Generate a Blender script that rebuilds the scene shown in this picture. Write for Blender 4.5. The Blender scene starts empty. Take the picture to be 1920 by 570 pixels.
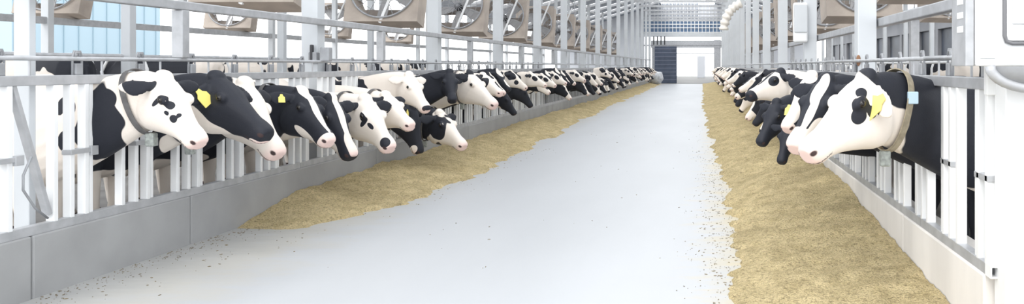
import bpy, bmesh, math, random
import numpy as np
from mathutils import Vector, Matrix, noise
R = math.radians
F = 1530.0; VX = 1318.0; VY = 124.0; H = 1.6          # focal (px of 1920), vanishing point, eye height
sc = bpy.context.scene
COL = sc.collection

def at(px, py, Z):
    return Vector(((px-VX)*Z/F, Z, H-(py-VY)*Z/F))

# ---------------------------------------------------------------- helpers
def link(o, parent=None, label=None, cat=None, group=None, kind=None):
    if o.name not in COL.objects: COL.objects.link(o)
    if parent is not None: o.parent = parent
    if label: o['label'] = label
    if cat: o['category'] = cat
    if group: o['group'] = group
    if kind: o['kind'] = kind
    return o

def thing(name, label, cat, loc=(0,0,0), rz=0, group=None):
    o = bpy.data.objects.new(name, None); o.empty_display_size = .1
    o.location = loc; o.rotation_euler = (0,0,rz)
    return link(o, None, label, cat, group)

class MB:
    """collects simple shapes, builds ONE mesh object"""
    def __init__(s): s.bm = bmesh.new()
    def box(s, x0,x1,y0,y1,z0,z1, bev=0, M=None):
        vs = [s.bm.verts.new((x,y,z)) for x in (x0,x1) for y in (y0,y1) for z in (z0,z1)]
        q = [(0,1,3,2),(4,6,7,5),(0,4,5,1),(2,3,7,6),(0,2,6,4),(1,5,7,3)]
        fs = [s.bm.faces.new([vs[i] for i in f]) for f in q]
        if bev:
            es = list({e for f in fs for e in f.edges})
            r = bmesh.ops.bevel(s.bm, geom=es, offset=bev, segments=2, affect='EDGES', profile=.5)
            vs = list({v for f in r['faces'] for v in f.verts} | {v for v in vs if v.is_valid})
        if M is not None:
            for v in vs: v.co = M @ v.co
        return s
    def beam(s, a, b, w, h, up=(0,0,1), bev=0):
        a = Vector(a); b = Vector(b); d = b-a; L = d.length; x = d/L; up = Vector(up)
        y = up.cross(x)
        if y.length < 1e-4: y = Vector((0,1,0)).cross(x)
        y.normalize(); z = x.cross(y)
        M = Matrix(((x[0],y[0],z[0],a[0]),(x[1],y[1],z[1],a[1]),(x[2],y[2],z[2],a[2]),(0,0,0,1)))
        return s.box(0,L,-w/2,w/2,-h/2,h/2,bev,M)
    def tube(s, pts, r, n=10, closed=False, caps=True):
        pts = [Vector(p) for p in pts]; N = len(pts)
        rs = r if isinstance(r,(list,tuple)) else [r]*N
        rings = []; ref = None
        for i,p in enumerate(pts):
            if closed: t = pts[(i+1)%N]-pts[(i-1)%N]
            else: t = pts[min(i+1,N-1)]-pts[max(i-1,0)]
            t.normalize()
            if ref is None:
                ref = Vector((0,0,1)) if abs(t.z)<.9 else Vector((1,0,0))
            u = (ref - t*ref.dot(t)).normalized(); ref = u; v = t.cross(u)
            rings.append([s.bm.verts.new(p+(u*math.cos(2*math.pi*k/n)+v*math.sin(2*math.pi*k/n))*rs[i]) for k in range(n)])
        M = N if closed else N-1
        for i in range(M):
            a = rings[i]; b = rings[(i+1)%N]
            for k in range(n): 
                f = s.bm.faces.new((a[k],a[(k+1)%n],b[(k+1)%n],b[k])); f.smooth = True
        if caps and not closed:
            s.bm.faces.new(rings[0][::-1]); s.bm.faces.new(rings[-1])
        return s
    def sphere(s, c, r, sx=1, sy=1, sz=1, M=None, n=12):
        T = Matrix.Translation(c) @ (M if M is not None else Matrix.Identity(4)) @ Matrix.Diagonal((r*sx,r*sy,r*sz,1))
        g = bmesh.ops.create_uvsphere(s.bm, u_segments=n, v_segments=max(6,n//2+2), radius=1, matrix=T)
        for v in g['verts']:
            for f in v.link_faces: f.smooth = True
        return s
    def prism(s, poly, axis, a, b):
        """poly: 2D points; axis 'x': (y,z), 'y': (x,z), 'z': (x,y)"""
        def mk(p,t): return {'x':(t,p[0],p[1]),'y':(p[0],t,p[1]),'z':(p[0],p[1],t)}[axis]
        A = [s.bm.verts.new(mk(p,a)) for p in poly]; B = [s.bm.verts.new(mk(p,b)) for p in poly]
        n = len(poly)
        s.bm.faces.new(A); s.bm.faces.new(B[::-1])
        for i in range(n): s.bm.faces.new((A[i],B[i],B[(i+1)%n],A[(i+1)%n]))
        return s
    def mesh(s, name, mat):
        bmesh.ops.recalc_face_normals(s.bm, faces=s.bm.faces[:])
        me = bpy.data.meshes.new(name); s.bm.to_mesh(me); s.bm.free()
        if mat: me.materials.append(mat)
        return me
    def build(s, name, mat, parent=None, loc=None, **k):
        o = bpy.data.objects.new(name, s.mesh(name, mat))
        if loc is not None: o.location = loc
        return link(o, parent, **k)

def kids(o, idx={}):
    return [c for c in bpy.data.objects if c.parent == o]
def copy_tree(o, parent=None, tree=None):
    c = o.copy(); COL.objects.link(c); c.parent = parent
    for ch in (tree or {}).get(o.name, ()): copy_tree(ch, c, tree)
    return c
def tree_of(*roots):
    t = {}
    def rec(o):
        t[o.name] = kids(o)
        for c in t[o.name]: rec(c)
    for r in roots: rec(r)
    return t

# ---------------------------------------------------------------- materials
def mat(name, col, rough=.6, metal=0, noise_amt=.0, nscale=4, bump=0, bscale=30, spec=.5, col2=None, detail=4, stretch=(1,1,1)):
    m = bpy.data.materials.new(name); m.use_nodes = True; nt = m.node_tree; b = nt.nodes['Principled BSDF']
    b.inputs['Roughness'].default_value = rough; b.inputs['Metallic'].default_value = metal
    b.inputs['Specular IOR Level'].default_value = spec
    tc = nt.nodes.new('ShaderNodeTexCoord'); mp = nt.nodes.new('ShaderNodeMapping'); mp.inputs['Scale'].default_value = stretch
    nt.links.new(tc.outputs['Object'], mp.inputs['Vector'])
    if noise_amt or col2:
        n = nt.nodes.new('ShaderNodeTexNoise'); n.inputs['Scale'].default_value = nscale; n.inputs['Detail'].default_value = detail
        nt.links.new(mp.outputs['Vector'], n.inputs['Vector'])
        r = nt.nodes.new('ShaderNodeValToRGB')
        c2 = col2 or tuple(c*(1-noise_amt) for c in col)
        r.color_ramp.elements[0].position = .35; r.color_ramp.elements[0].color = (*c2,1)
        r.color_ramp.elements[1].position = .65; r.color_ramp.elements[1].color = (*col,1)
        nt.links.new(n.outputs['Fac'], r.inputs['Fac']); nt.links.new(r.outputs['Color'], b.inputs['Base Color'])
    else: b.inputs['Base Color'].default_value = (*col,1)
    if bump:
        n2 = nt.nodes.new('ShaderNodeTexNoise'); n2.inputs['Scale'].default_value = bscale; n2.inputs['Detail'].default_value = 6
        nt.links.new(mp.outputs['Vector'], n2.inputs['Vector'])
        bp = nt.nodes.new('ShaderNodeBump'); bp.inputs['Strength'].default_value = bump; bp.inputs['Distance'].default_value = .02
        nt.links.new(n2.outputs['Fac'], bp.inputs['Height']); nt.links.new(bp.outputs['Normal'], b.inputs['Normal'])
    return m

GALV = mat('galvanised', (.46,.47,.49), .45, .25, noise_amt=.18, nscale=9)
GALVD = mat('galvanised_dull', (.36,.37,.39), .55, .2, noise_amt=.25, nscale=7)
WHITE = mat('white_steel', (.80,.81,.82), .5, 0, noise_amt=.06, nscale=3)
POSTM = mat('post_paint', (.56,.585,.61), .5, 0, noise_amt=.07, nscale=2)
DARK = mat('dark_metal', (.05,.05,.055), .5, .3)
RUBBER = mat('strap', (.13,.125,.125), .7, noise_amt=.3, nscale=20)
BRASS = mat('strap_tan', (.36,.31,.22), .6, noise_amt=.3, nscale=20)
CLEAR = mat('tag_plastic', (.35,.38,.36), .3, noise_amt=.4, nscale=40)
YEL = mat('ear_tag', (.87,.74,.20), .45)
BLUE_T = mat('pale_blue', (.42,.56,.68), .4)
EYE = mat('eye', (.01,.008,.007), .08)
CONC_FLOOR = mat('alley_concrete', (.44,.455,.475), .42, noise_amt=.09, nscale=.55, bump=.04, bscale=14, detail=6, stretch=(1.3,.35,1), spec=.4)
PEN = mat('pen_concrete', (.30,.29,.28), .7, noise_amt=.35, nscale=1.5, bump=.1)
KERB_L = mat('kerb_grey', (.36,.365,.37), .75, noise_amt=.16, nscale=1.7, bump=.08, bscale=9, detail=8)
KERB_R = mat('kerb_pale', (.80,.77,.735), .75, noise_amt=.16, nscale=2.2, bump=.08, bscale=9, detail=8, stretch=(1,1,.3))
FEED = mat('feed', (.64,.525,.305), .95, col2=(.50,.405,.225), nscale=7, bump=.9, bscale=60, detail=8, spec=.1)
def enrich(m):
    nt = m.node_tree; b = nt.nodes['Principled BSDF']; tc = [n for n in nt.nodes if n.type=='TEX_COORD'][0]
    src = b.inputs['Base Color'].links[0].from_socket
    for sc_, lo, hi, amt in ((38,.36,.50,.38),(110,.38,.52,.32),(1.6,.35,.65,.16)):
        n = nt.nodes.new('ShaderNodeTexNoise'); n.inputs['Scale'].default_value = sc_; n.inputs['Detail'].default_value = 5; n.inputs['Roughness'].default_value = .65
        nt.links.new(tc.outputs['Object'], n.inputs['Vector'])
        r = nt.nodes.new('ShaderNodeMapRange'); r.inputs['From Min'].default_value = lo; r.inputs['From Max'].default_value = hi
        r.inputs['To Min'].default_value = 1-amt; r.inputs['To Max'].default_value = 1.08
        nt.links.new(n.outputs['Fac'], r.inputs['Value'])
        x = nt.nodes.new('ShaderNodeVectorMath'); x.operation = 'SCALE'
        nt.links.new(src, x.inputs[0]); nt.links.new(r.outputs['Result'], x.inputs['Scale']); src = x.outputs[0]
    nt.links.new(src, b.inputs['Base Color'])
    for n in nt.nodes:
        if n.type == 'BUMP': n.inputs['Distance'].default_value = .05
enrich(FEED)
def dusty(m):   # dried feed dust trodden into the concrete along both heaps
    nt = m.node_tree; b = nt.nodes['Principled BSDF']; tc = [n for n in nt.nodes if n.type=='TEX_COORD'][0]
    src = b.inputs['Base Color'].links[0].from_socket
    sx = nt.nodes.new('ShaderNodeSeparateXYZ'); nt.links.new(tc.outputs['Object'], sx.inputs[0])
    mp = nt.nodes.new('ShaderNodeMapping'); mp.inputs['Scale'].default_value = (1.2,3.2,1); nt.links.new(tc.outputs['Object'], mp.inputs['Vector'])
    n = nt.nodes.new('ShaderNodeTexNoise'); n.inputs['Scale'].default_value = 1.6; n.inputs['Detail'].default_value = 9; n.inputs['Roughness'].default_value = .68
    nt.links.new(mp.outputs['Vector'], n.inputs['Vector'])
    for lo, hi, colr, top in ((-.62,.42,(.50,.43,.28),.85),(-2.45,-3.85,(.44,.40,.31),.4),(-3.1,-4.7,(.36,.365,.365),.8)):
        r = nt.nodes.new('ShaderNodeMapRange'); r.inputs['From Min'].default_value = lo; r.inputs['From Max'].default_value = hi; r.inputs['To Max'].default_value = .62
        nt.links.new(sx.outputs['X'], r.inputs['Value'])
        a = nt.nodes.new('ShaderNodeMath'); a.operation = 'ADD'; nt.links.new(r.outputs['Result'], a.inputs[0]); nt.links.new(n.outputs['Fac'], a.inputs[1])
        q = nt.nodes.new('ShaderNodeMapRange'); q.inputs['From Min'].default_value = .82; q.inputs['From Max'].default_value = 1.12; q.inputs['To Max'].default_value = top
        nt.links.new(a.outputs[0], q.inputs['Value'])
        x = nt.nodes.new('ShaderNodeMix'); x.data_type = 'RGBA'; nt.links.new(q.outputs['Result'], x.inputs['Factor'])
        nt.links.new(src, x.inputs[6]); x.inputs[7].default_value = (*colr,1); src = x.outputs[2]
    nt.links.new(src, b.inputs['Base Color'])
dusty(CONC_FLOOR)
FAN_T = mat('fan_housing', (.44,.38,.33), .7, noise_amt=.2, nscale=3)
FAN_P = mat('fan_blade', (.42,.42,.43), .6)
FAN_B = mat('fan_back', (.36,.32,.29), .7, noise_amt=.2, nscale=4)
ROOFM = mat('roof_sheet', (.36,.40,.47), .6)
SHED = mat('blue_sheet', (.40,.53,.61), .6)
BLUEG = mat('blue_glazing', (.10,.17,.28), .3)
GATEM = mat('dark_gate', (.07,.09,.14), .5, noise_amt=.3, nscale=2)
CREAM = mat('cream', (.80,.76,.70), .7)
GROUND = mat('ground', (.22,.21,.20), .9, noise_amt=.1)
FARW = mat('far_panel', (.62,.64,.68), .6)
RUST = mat('rust', (.30,.16,.09), .9, noise_amt=.4, nscale=20)

def cow_material():
    m = bpy.data.materials.new('cow_coat'); m.use_nodes = True; nt = m.node_tree; b = nt.nodes['Principled BSDF']
    b.inputs['Roughness'].default_value = .62; b.inputs['Specular IOR Level'].default_value = .3
    def attr(n):
        a = nt.nodes.new('ShaderNodeAttribute'); a.attribute_name = n; return a.outputs['Fac']
    def ramp(src, lo, hi):
        r = nt.nodes.new('ShaderNodeMapRange'); r.inputs['From Min'].default_value = lo; r.inputs['From Max'].default_value = hi
        nt.links.new(src, r.inputs['Value']); return r.outputs['Result']
    def mix(f, a, bb):
        x = nt.nodes.new('ShaderNodeMix'); x.data_type = 'RGBA'; nt.links.new(f, x.inputs['Factor'])
        for s, i in ((a,6),(bb,7)):
            if isinstance(s, tuple): x.inputs[i].default_value = (*s,1)
            else: nt.links.new(s, x.inputs[i])
        return x.outputs[2]
    tc = nt.nodes.new('ShaderNodeTexCoord'); n = nt.nodes.new('ShaderNodeTexNoise'); n.inputs['Scale'].default_value = 3; n.inputs['Detail'].default_value = 5
    nt.links.new(tc.outputs['Object'], n.inputs['Vector'])
    white = mix(n.outputs['Fac'], (.74,.66,.58), (.86,.80,.74))
    c = mix(ramp(attr('skin'), .25, .9), white, (.80,.60,.55))
    c = mix(ramp(attr('patch'), -.02, .02), c, (.017,.019,.027))
    c = mix(ramp(attr('dark'), .35, .65), c, (.05,.03,.03))
    nt.links.new(c, b.inputs['Base Color'])
    n2 = nt.nodes.new('ShaderNodeTexNoise'); n2.inputs['Scale'].default_value = 90; nt.links.new(tc.outputs['Object'], n2.inputs['Vector'])
    bp = nt.nodes.new('ShaderNodeBump'); bp.inputs['Strength'].default_value = .12; bp.inputs['Distance'].default_value = .01
    nt.links.new(n2.outputs['Fac'], bp.inputs['Height']); nt.links.new(bp.outputs['Normal'], b.inputs['Normal'])
    return m
COAT = cow_material()

# ---------------------------------------------------------------- cows
def loft(bm, secs, n=20):
    """secs: (centre, side, up, half_w, top, bottom, exponent)"""
    rings = []
    for c, s, u, hw, tp, bt, e in secs:
        ring = []
        for k in range(n):
            a = 2*math.pi*k/n; ca, sa = math.cos(a), math.sin(a)
            x = math.copysign(abs(ca)**(2/e), ca)*hw
            y = math.copysign(abs(sa)**(2/e), sa); y = y*tp if y > 0 else y*bt
            ring.append(bm.verts.new(c+s*x+u*y))
        rings.append(ring)
    for a, b in zip(rings, rings[1:]):
        for k in range(n): bm.faces.new((a[k],a[(k+1)%n],b[(k+1)%n],b[k]))
    for r, c in ((rings[0],secs[0][0]),(rings[-1],secs[-1][0])):
        v = bm.verts.new(c)
        for k in range(n): bm.faces.new((r[k],r[(k+1)%n],v))

def lerp(a,b,t): return a+(b-a)*t

HEAD = [(-.05,-.035,.16,.045),(-.02,-.004,.27,.074),(.03,.026,.33,.094),(.09,.034,.355,.104),(.15,.034,.352,.110),(.205,.026,.325,.109),
        (.26,.014,.282,.092),(.32,.008,.238,.074),(.38,.002,.20,.062),(.43,-.002,.175,.058),(.48,.002,.158,.064),(.52,.0,.15,.067),(.553,-.006,.138,.062),(.575,-.022,.116,.046)]

def build_cow_mesh(name, poll, muz, patches, base, seed, bs=1.0, hs=1.0, voxel=.012, flip=1, roll=0.0, ear_droop=0.0, legs=True, eb=.34):
    """Local frame: origin on the floor under the fence, +x into the feed alley.  Returns mesh and the head frame."""
    rnd = random.Random(seed)
    poll = Vector(poll); muz = Vector(muz); ax = (muz-poll); L = ax.length; ax.normalize(); k = L/.575*1.0
    head_h = Vector((ax.x, ax.y, 0));
    if head_h.length < .15: head_h = Vector((1,0,0))
    head_h.normalize(); side = head_h.cross(Vector((0,0,1))).normalized(); dors = side.cross(ax).normalized()
    muz = muz + dors*.085*k; ax = (muz-poll).normalized(); L = (muz-poll).length; muz = muz - ax*.045*k; L = (muz-poll).length; k = L/.585
    side = (side - ax*side.dot(ax)).normalized(); dors = side.cross(ax).normalized()
    if roll:
        Q = Matrix.Rotation(roll, 3, ax); side = Q @ side; dors = Q @ dors
    bm = bmesh.new(); Y = Vector((0,-1,0)); U = Vector((0,0,1))
    # trunk and neck, one loft
    S = []
    def bsec(x, z, hw, hh, e=2.25, t=None): S.append((Vector((x,0,z*bs)), Y, U, hw, hh*bs, hh*bs, e))
    for a in ((-2.22,1.17,.10,.12),(-2.17,1.17,.19,.22),(-2.02,1.14,.27,.31),(-1.78,1.08,.305,.37),(-1.45,1.02,.325,.42),(-1.1,.985,.335,.445),
              (-.8,.99,.315,.44),(-.58,1.02,.275,.43),(-.38,1.05,.225,.40)): bsec(*a)
    nb = Vector((-.38,0,1.05*bs)); A = poll + dors*(-.115*k) + ax*(.02*k)
    tx = Vector((1,0,.28 if A.z > 1.1 else -.15)).normalized()
    c1 = nb + tx*.36; c2 = A - (ax*.35+head_h*.55 + Vector((0,0,.12))).normalized()*.18*k
    N = 7
    for i in range(1, N+1):
        t = i/N; p = nb*(1-t)**3 + c1*3*t*(1-t)**2 + c2*3*t*t*(1-t) + A*t**3
        tg = ((c1-nb)*(1-t)**2 + (c2-c1)*2*t*(1-t) + (A-c2)*t*t).normalized()
        s = tg.cross(U); s = s.normalized() if s.length > .2 else Y
        s = (s*(1-t) + side*t).normalized() if s.dot(side) > 0 else s
        u = s.cross(tg).normalized()
        tt = t**.75
        S.append((p, s, u, lerp(.20,.088*k,tt), lerp(.34*bs,.125*k,tt), lerp(.38*bs,.25*k,tt), 2.2))
    loft(bm, S, 24)
    # head
    HS = []
    for t, tp, bt, hw in HEAD:
        cz = (tp-bt)/2
        HS.append((poll+ax*t*k+dors*cz*k, side, dors, hw*k*hs, (tp+bt)/2*k, (tp+bt)/2*k, 2.5))
    loft(bm, HS, 22)
    def hp(t,w,v): return poll+ax*t*k+side*w*k+dors*v*k
    # poll bump, brow ridges, cheek, nostril lips
    def ball(c, r, sx=1, sy=1, sz=1):
        M = Matrix((( ax.x,side.x,dors.x,c.x),(ax.y,side.y,dors.y,c.y),(ax.z,side.z,dors.z,c.z),(0,0,0,1)))
        bmesh.ops.create_uvsphere(bm, u_segments=12, v_segments=8, radius=1, matrix=M @ Matrix.Diagonal((r*sx*k,r*sy*k,r*sz*k,1)))
    ball(hp(-.01,0,0), .06, 1, 1.1, .75)
    for w in (-1,1):
        ball(hp(.185,w*.098,-.018), .042, 1.15,.6,.75)
        ball(hp(.12,w*.082,-.18), .09, 1.2,.42,1.35)
        ball(hp(.533,w*.04,-.045), .027, 1,1,.9)
    ball(hp(.49,0,-.12), .045, 1.2,1.0,.6)
    # ears: leaf-shaped, cupped
    ears = []
    for w in (-1,1):
        b0 = hp(.035, w*.085, -.035)
        d = (side*w*.95 - ax*(eb+rnd.uniform(-.08,.12)) + dors*(.05) - U*(.36+ear_droop)).normalized()
        wide = (ax*.4 - U*.75); wide = (wide - d*wide.dot(d)).normalized(); th = d.cross(wide)
        E = []
        for t, ww in ((0,.028),(.03,.034),(.07,.054),(.115,.064),(.155,.055),(.19,.034),(.21,.012)):
            E.append((b0+d*t*k+wide*.012*math.sin(t*15)*k, wide, th, ww*k, .0125*k+.006*(t<.05), .0125*k+.006*(t<.05), 2))
        loft(bm, E, 12); ears.append((b0, d, wide, th))
    # legs
    def leg(pts):
        sec = []
        for i,(x,y,z,rx,ry) in enumerate(pts):
            sec.append((Vector((x,y,z)), Vector((1,0,0)), Vector((0,1,0)), rx, ry, ry, 2.1))
        loft(bm, sec, 12)
    if legs:
        for w in (-1,1):
            dx = rnd.uniform(-.08,.08)
            leg([(-.52,w*.17,1.05*bs,.14,.07),(-.50,w*.18,.82*bs,.12,.075),(-.50+dx*.3,w*.175,.66*bs,.075,.06),(-.50+dx*.5,w*.17,.46,.052,.048),(-.50+dx*.5,w*.17,.40,.055,.05),
                 (-.50+dx,w*.17,.30,.036,.034),(-.50+dx,w*.17,.15,.036,.034),(-.49+dx,w*.17,.11,.046,.042),(-.47+dx,w*.17,.06,.055,.05),(-.45+dx,w*.17,.0,.068,.058)])
            dx = rnd.uniform(-.1,.1)
            leg([(-1.92,w*.17,1.15*bs,.20,.09),(-1.88,w*.19,.92*bs,.19,.10),(-1.86+dx*.3,w*.19,.76*bs,.13,.085),(-1.95+dx*.5,w*.175,.60*bs,.075,.055),(-2.02+dx,w*.17,.50,.062,.045),
                 (-1.99+dx,w*.17,.40,.045,.038),(-1.96+dx,w*.17,.18,.04,.036),(-1.94+dx,w*.17,.12,.05,.044),(-1.91+dx,w*.17,.06,.06,.052),(-1.89+dx,w*.17,.0,.072,.06)])
        # udder and tail
        bmesh.ops.create_uvsphere(bm, u_segments=12, v_segments=8, radius=1, matrix=Matrix.Translation((-1.66,0,.62*bs)) @ Matrix.Diagonal((.22,.17,.17,1)))
        T = []
        for i,(x,z,r) in enumerate(((-2.16,1.36,.05),(-2.25,1.28,.035),(-2.28,1.05,.025),(-2.28,.8,.025),(-2.27,.6,.04),(-2.27,.45,.035),(-2.27,.38,.01))):
            T.append((Vector((x,0,z*bs)), Vector((1,0,0)), Vector((0,1,0)), r, r, r, 2))
        loft(bm, T, 8)
    bmesh.ops.recalc_face_normals(bm, faces=bm.faces[:])
    me = bpy.data.meshes.new('tmp'); bm.to_mesh(me); bm.free()
    ob = bpy.data.objects.new('tmp', me); COL.objects.link(ob)
    md = ob.modifiers.new('r','REMESH'); md.mode = 'VOXEL'; md.voxel_size = voxel
    sm = ob.modifiers.new('s','SMOOTH'); sm.factor = .5; sm.iterations = 3 if voxel < .02 else 1
    dg = bpy.context.evaluated_depsgraph_get(); ev = ob.evaluated_get(dg)
    out = bpy.data.meshes.new_from_object(ev); out.name = name
    bpy.data.objects.remove(ob); bpy.data.meshes.remove(me)
    nv = len(out.vertices); co = np.empty(nv*3, dtype=np.float32); out.vertices.foreach_get('co', co); co = co.reshape(-1,3).astype(float)
    out.polygons.foreach_set('use_smooth', np.ones(len(out.polygons), dtype=bool))
    # head coordinates
    rel = co-np.array(poll); ht = rel@np.array(ax)/k; hw_ = rel@np.array(side)/k*flip; hv = rel@np.array(dors)/k
    rs = np.random.RandomState(seed)
    def wob(freq, amp):
        f = np.zeros(nv)
        for _ in range(6):
            d = rs.normal(size=3); d *= freq*rs.uniform(.6,1.6)/np.linalg.norm(d)
            f += np.sin(co@d + rs.uniform(0,6.3))
        return f/6**.5*amp
    n1 = wob(14,.16)+wob(38,.08)
    fld = np.full(nv, .5 if base == 'b' else -.5)
    nbn = np.array(nb); An = np.array(A); na = An-nbn; nl = np.linalg.norm(na); na = na/nl
    for p in patches:
        fr, a, b, c, ra, rb, rc, colr = p[:8]
        if fr == 'h': d = np.stack(((ht-a)/ra, (hw_-b)/rb, (hv-c)/rc), 1)
        elif fr == 'b': d = np.stack(((co[:,0]-a)/ra, (-co[:,1]*flip-b)/rb, (co[:,2]-c)/rc), 1)
        else:
            r2 = co-nbn; ta = (r2@na)/nl; zz = r2[:,2]-ta*na[2]*nl; yy = -r2[:,1]*flip - ta*(-na[1]*flip)*nl
            d = np.stack(((ta-a)/ra, (yy-b)/rb, (zz-c)/rc), 1)
        g = np.clip(1-np.linalg.norm(d,axis=1)+n1*(p[8] if len(p)>8 else 1), -.5, .5)
        fld = np.maximum(fld, g) if colr == 'b' else np.minimum(fld, -g)
    def setattr_(nm, v):
        a = out.attributes.new(nm,'FLOAT','POINT'); a.data.foreach_set('value', v.astype(np.float32))
    # muzzle skin, nostrils, hooves
    wall = np.abs(hw_) < .2
    sk = np.clip((ht-.47)/.12,0,1)*(wall)*(hv<.1)*(hv>-.3)
    ew = np.zeros(nv)
    for b0,d,wd,th in ears:
        r2 = co-np.array(b0); tt = r2@np.array(d)/k; ww = r2@np.array(wd)/k; hh = r2@np.array(th)/k
        dist = np.maximum(np.abs(tt-.11)/.08, np.maximum(np.abs(ww)/.04, np.abs(hh)/.05)); ew = np.maximum(ew, (dist<1)*(.2))
    dk = np.zeros(nv)
    for w in (-1,1):
        d = np.linalg.norm(np.stack(((ht-.555)/.026,(hw_-w*.05)/.022,(hv+.052)/.017),1),axis=1); dk = np.maximum(dk, np.clip(1.4-d,0,1))
    mouth = np.abs(hv-(-.118+(ht-.56)*.1))<.006; dk = np.maximum(dk, (mouth & (ht>.46) & (ht<.6) & wall)*.6)
    dk = np.maximum(dk, (co[:,2]<.07)*(co[:,0]<-.2)*1.0)
    setattr_('patch', fld); setattr_('skin', np.maximum(sk,ew)); setattr_('dark', dk)
    out.materials.clear(); out.materials.append(COAT)
    return out, dict(hp=hp, k=k, ax=ax, side=side, dors=dors, ears=ears, nb=nb, A=A, c1=c1, c2=c2, bs=bs)

def face(o_head, root, tag=None, collar=None, flip=1):
    hd = o_head; hp, k = hd['hp'], hd['k']
    for w in (-1,1):
        m = MB(); m.sphere(hp(.19,w*.112,-.022), .021*k); m.build('eye', EYE, root)
    if tag is not None:
        w, mt = tag[0], tag[1]
        b0,d,wd,th = hd['ears'][0 if w < 0 else 1]
        m = MB(); c = b0+d*.10*k
        fwd = th if th.dot(Vector((0,1,0)))*w < 0 else -th
        # hangs on the camera side of the ear
        X = d; Z = wd; Yv = th
        off = Yv*(.022*k)*(1 if Yv.dot(Vector((0,-flip,0))) > 0 else -1)
        M = Matrix(((X.x,Yv.x,Z.x,c.x+off.x),(X.y,Yv.y,Z.y,c.y+off.y),(X.z,Yv.z,Z.z,c.z+off.z),(0,0,0,1)))
        s = tag[2] if len(tag) > 2 else 1
        poly = [(-.012,-.02),(.012,-.02),(.018,.0),(.034,.015),(.036,.075),(-.036,.075),(-.034,.015),(-.018,0)]
        m.prism([(x*s,z*s) for x,z in poly], 'y', -.003, .003)
        for v in m.bm.verts: v.co = M @ v.co
        m.build('ear_tag', mt, root, label='yellow ear tag')
    if collar:
        t, matc, loc = collar      # position along neck
        nb,c1,c2,A = hd['nb'],hd['c1'],hd['c2'],hd['A']
        p = nb*(1-t)**3 + c1*3*t*(1-t)**2 + c2*3*t*t*(1-t) + A*t**3
        tg = ((c1-nb)*(1-t)**2 + (c2-c1)*2*t*(1-t) + (A-c2)*t*t).normalized()
        s = tg.cross(Vector((0,0,1))).normalized(); s = (s*(1-t)+hd['side']*t).normalized(); u = s.cross(tg).normalized()
        tt = t**.75; hw = lerp(.20,.088*k,tt)+.014; tp = lerp(.34*hd['bs'],.125*k,tt)+.012; bt = lerp(.38*hd['bs'],.25*k,tt)+.02
        m = MB(); n = 40; ra=[]; wdt=.032 if matc is BRASS else .02
        for j in range(n):
            a = 2*math.pi*j/n; ca, sa = math.cos(a), math.sin(a)
            x = math.copysign(abs(ca)**(2/2.2),ca); y = math.copysign(abs(sa)**(2/2.2),sa)
            q=[]
            for dd, ex in ((-wdt,0),(wdt,0),(wdt,.008),(-wdt,.008)):
                q.append(m.bm.verts.new(p + s*x*(hw+ex) + u*(y*(tp+ex) if y>0 else y*(bt+ex)) + tg*dd*1.0))
            ra.append(q)
        for j in range(n):
            a, b = ra[j], ra[(j+1)%n]
            for z in range(4): m.bm.faces.new((a[z],a[(z+1)%4],b[(z+1)%4],b[z]))
        co = m.build('collar', matc, root)
        c = p - u*(bt+.05)
        m = MB(); m.box(c.x-.035,c.x+.035,c.y-.03,c.y+.03,c.z-.055,c.z+.05,.012)
        m.build('collar_tag', CLEAR, co)
        if loc:
            c = p + s*(hw+.018)*loc + u*.02
            m = MB(); m.box(c.x-.035,c.x+.035,c.y-.014,c.y+.014,c.z-.04,c.z+.04,.006); m.build('transponder', BLUE_T, co)

XL, XR = -4.64, 1.61
def hero(side, Zc, poll_px, muz_px, Zp, Zm, base, patches, label, seed, bs=1.0, tag=None, collar=None, roll=0, voxel=.012, group=None, hs=1.08, eb=.34, ed=0.0):
    """poll_px / muz_px: where poll and nose are seen; Zp/Zm their distances"""
    if base == 'b' and side < 0: patches = [('b',-.7,0,.30,1.2,.8,.42,'w'),('b',-1.9,0,.35,.3,.5,.4,'w')] + patches
    fx = XL if side < 0 else XR
    root = thing('dairy_cow', label, 'cow', (fx, Zc, 0), 0 if side < 0 else math.pi)
    Wp = at(*poll_px, Zp); Wm = at(*muz_px, Zm); sg = 1 if side < 0 else -1
    def loc(v): return Vector(((v.x-fx)*sg, (v.y-Zc)*sg, v.z))
    p, m = loc(Wp), loc(Wm)
    me, hd = build_cow_mesh('cow_body', p, m, patches, base, seed, bs, hs, voxel, flip=sg, roll=roll, eb=eb, ear_droop=ed)
    o = bpy.data.objects.new('body', me); link(o, root)
    # the side towards the viewer is +w for left cows, -w for right cows
    face(hd, root, None if tag is None else (sg*tag[0], YEL, tag[1] if len(tag)>1 else 1), collar, sg)
    return root

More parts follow.
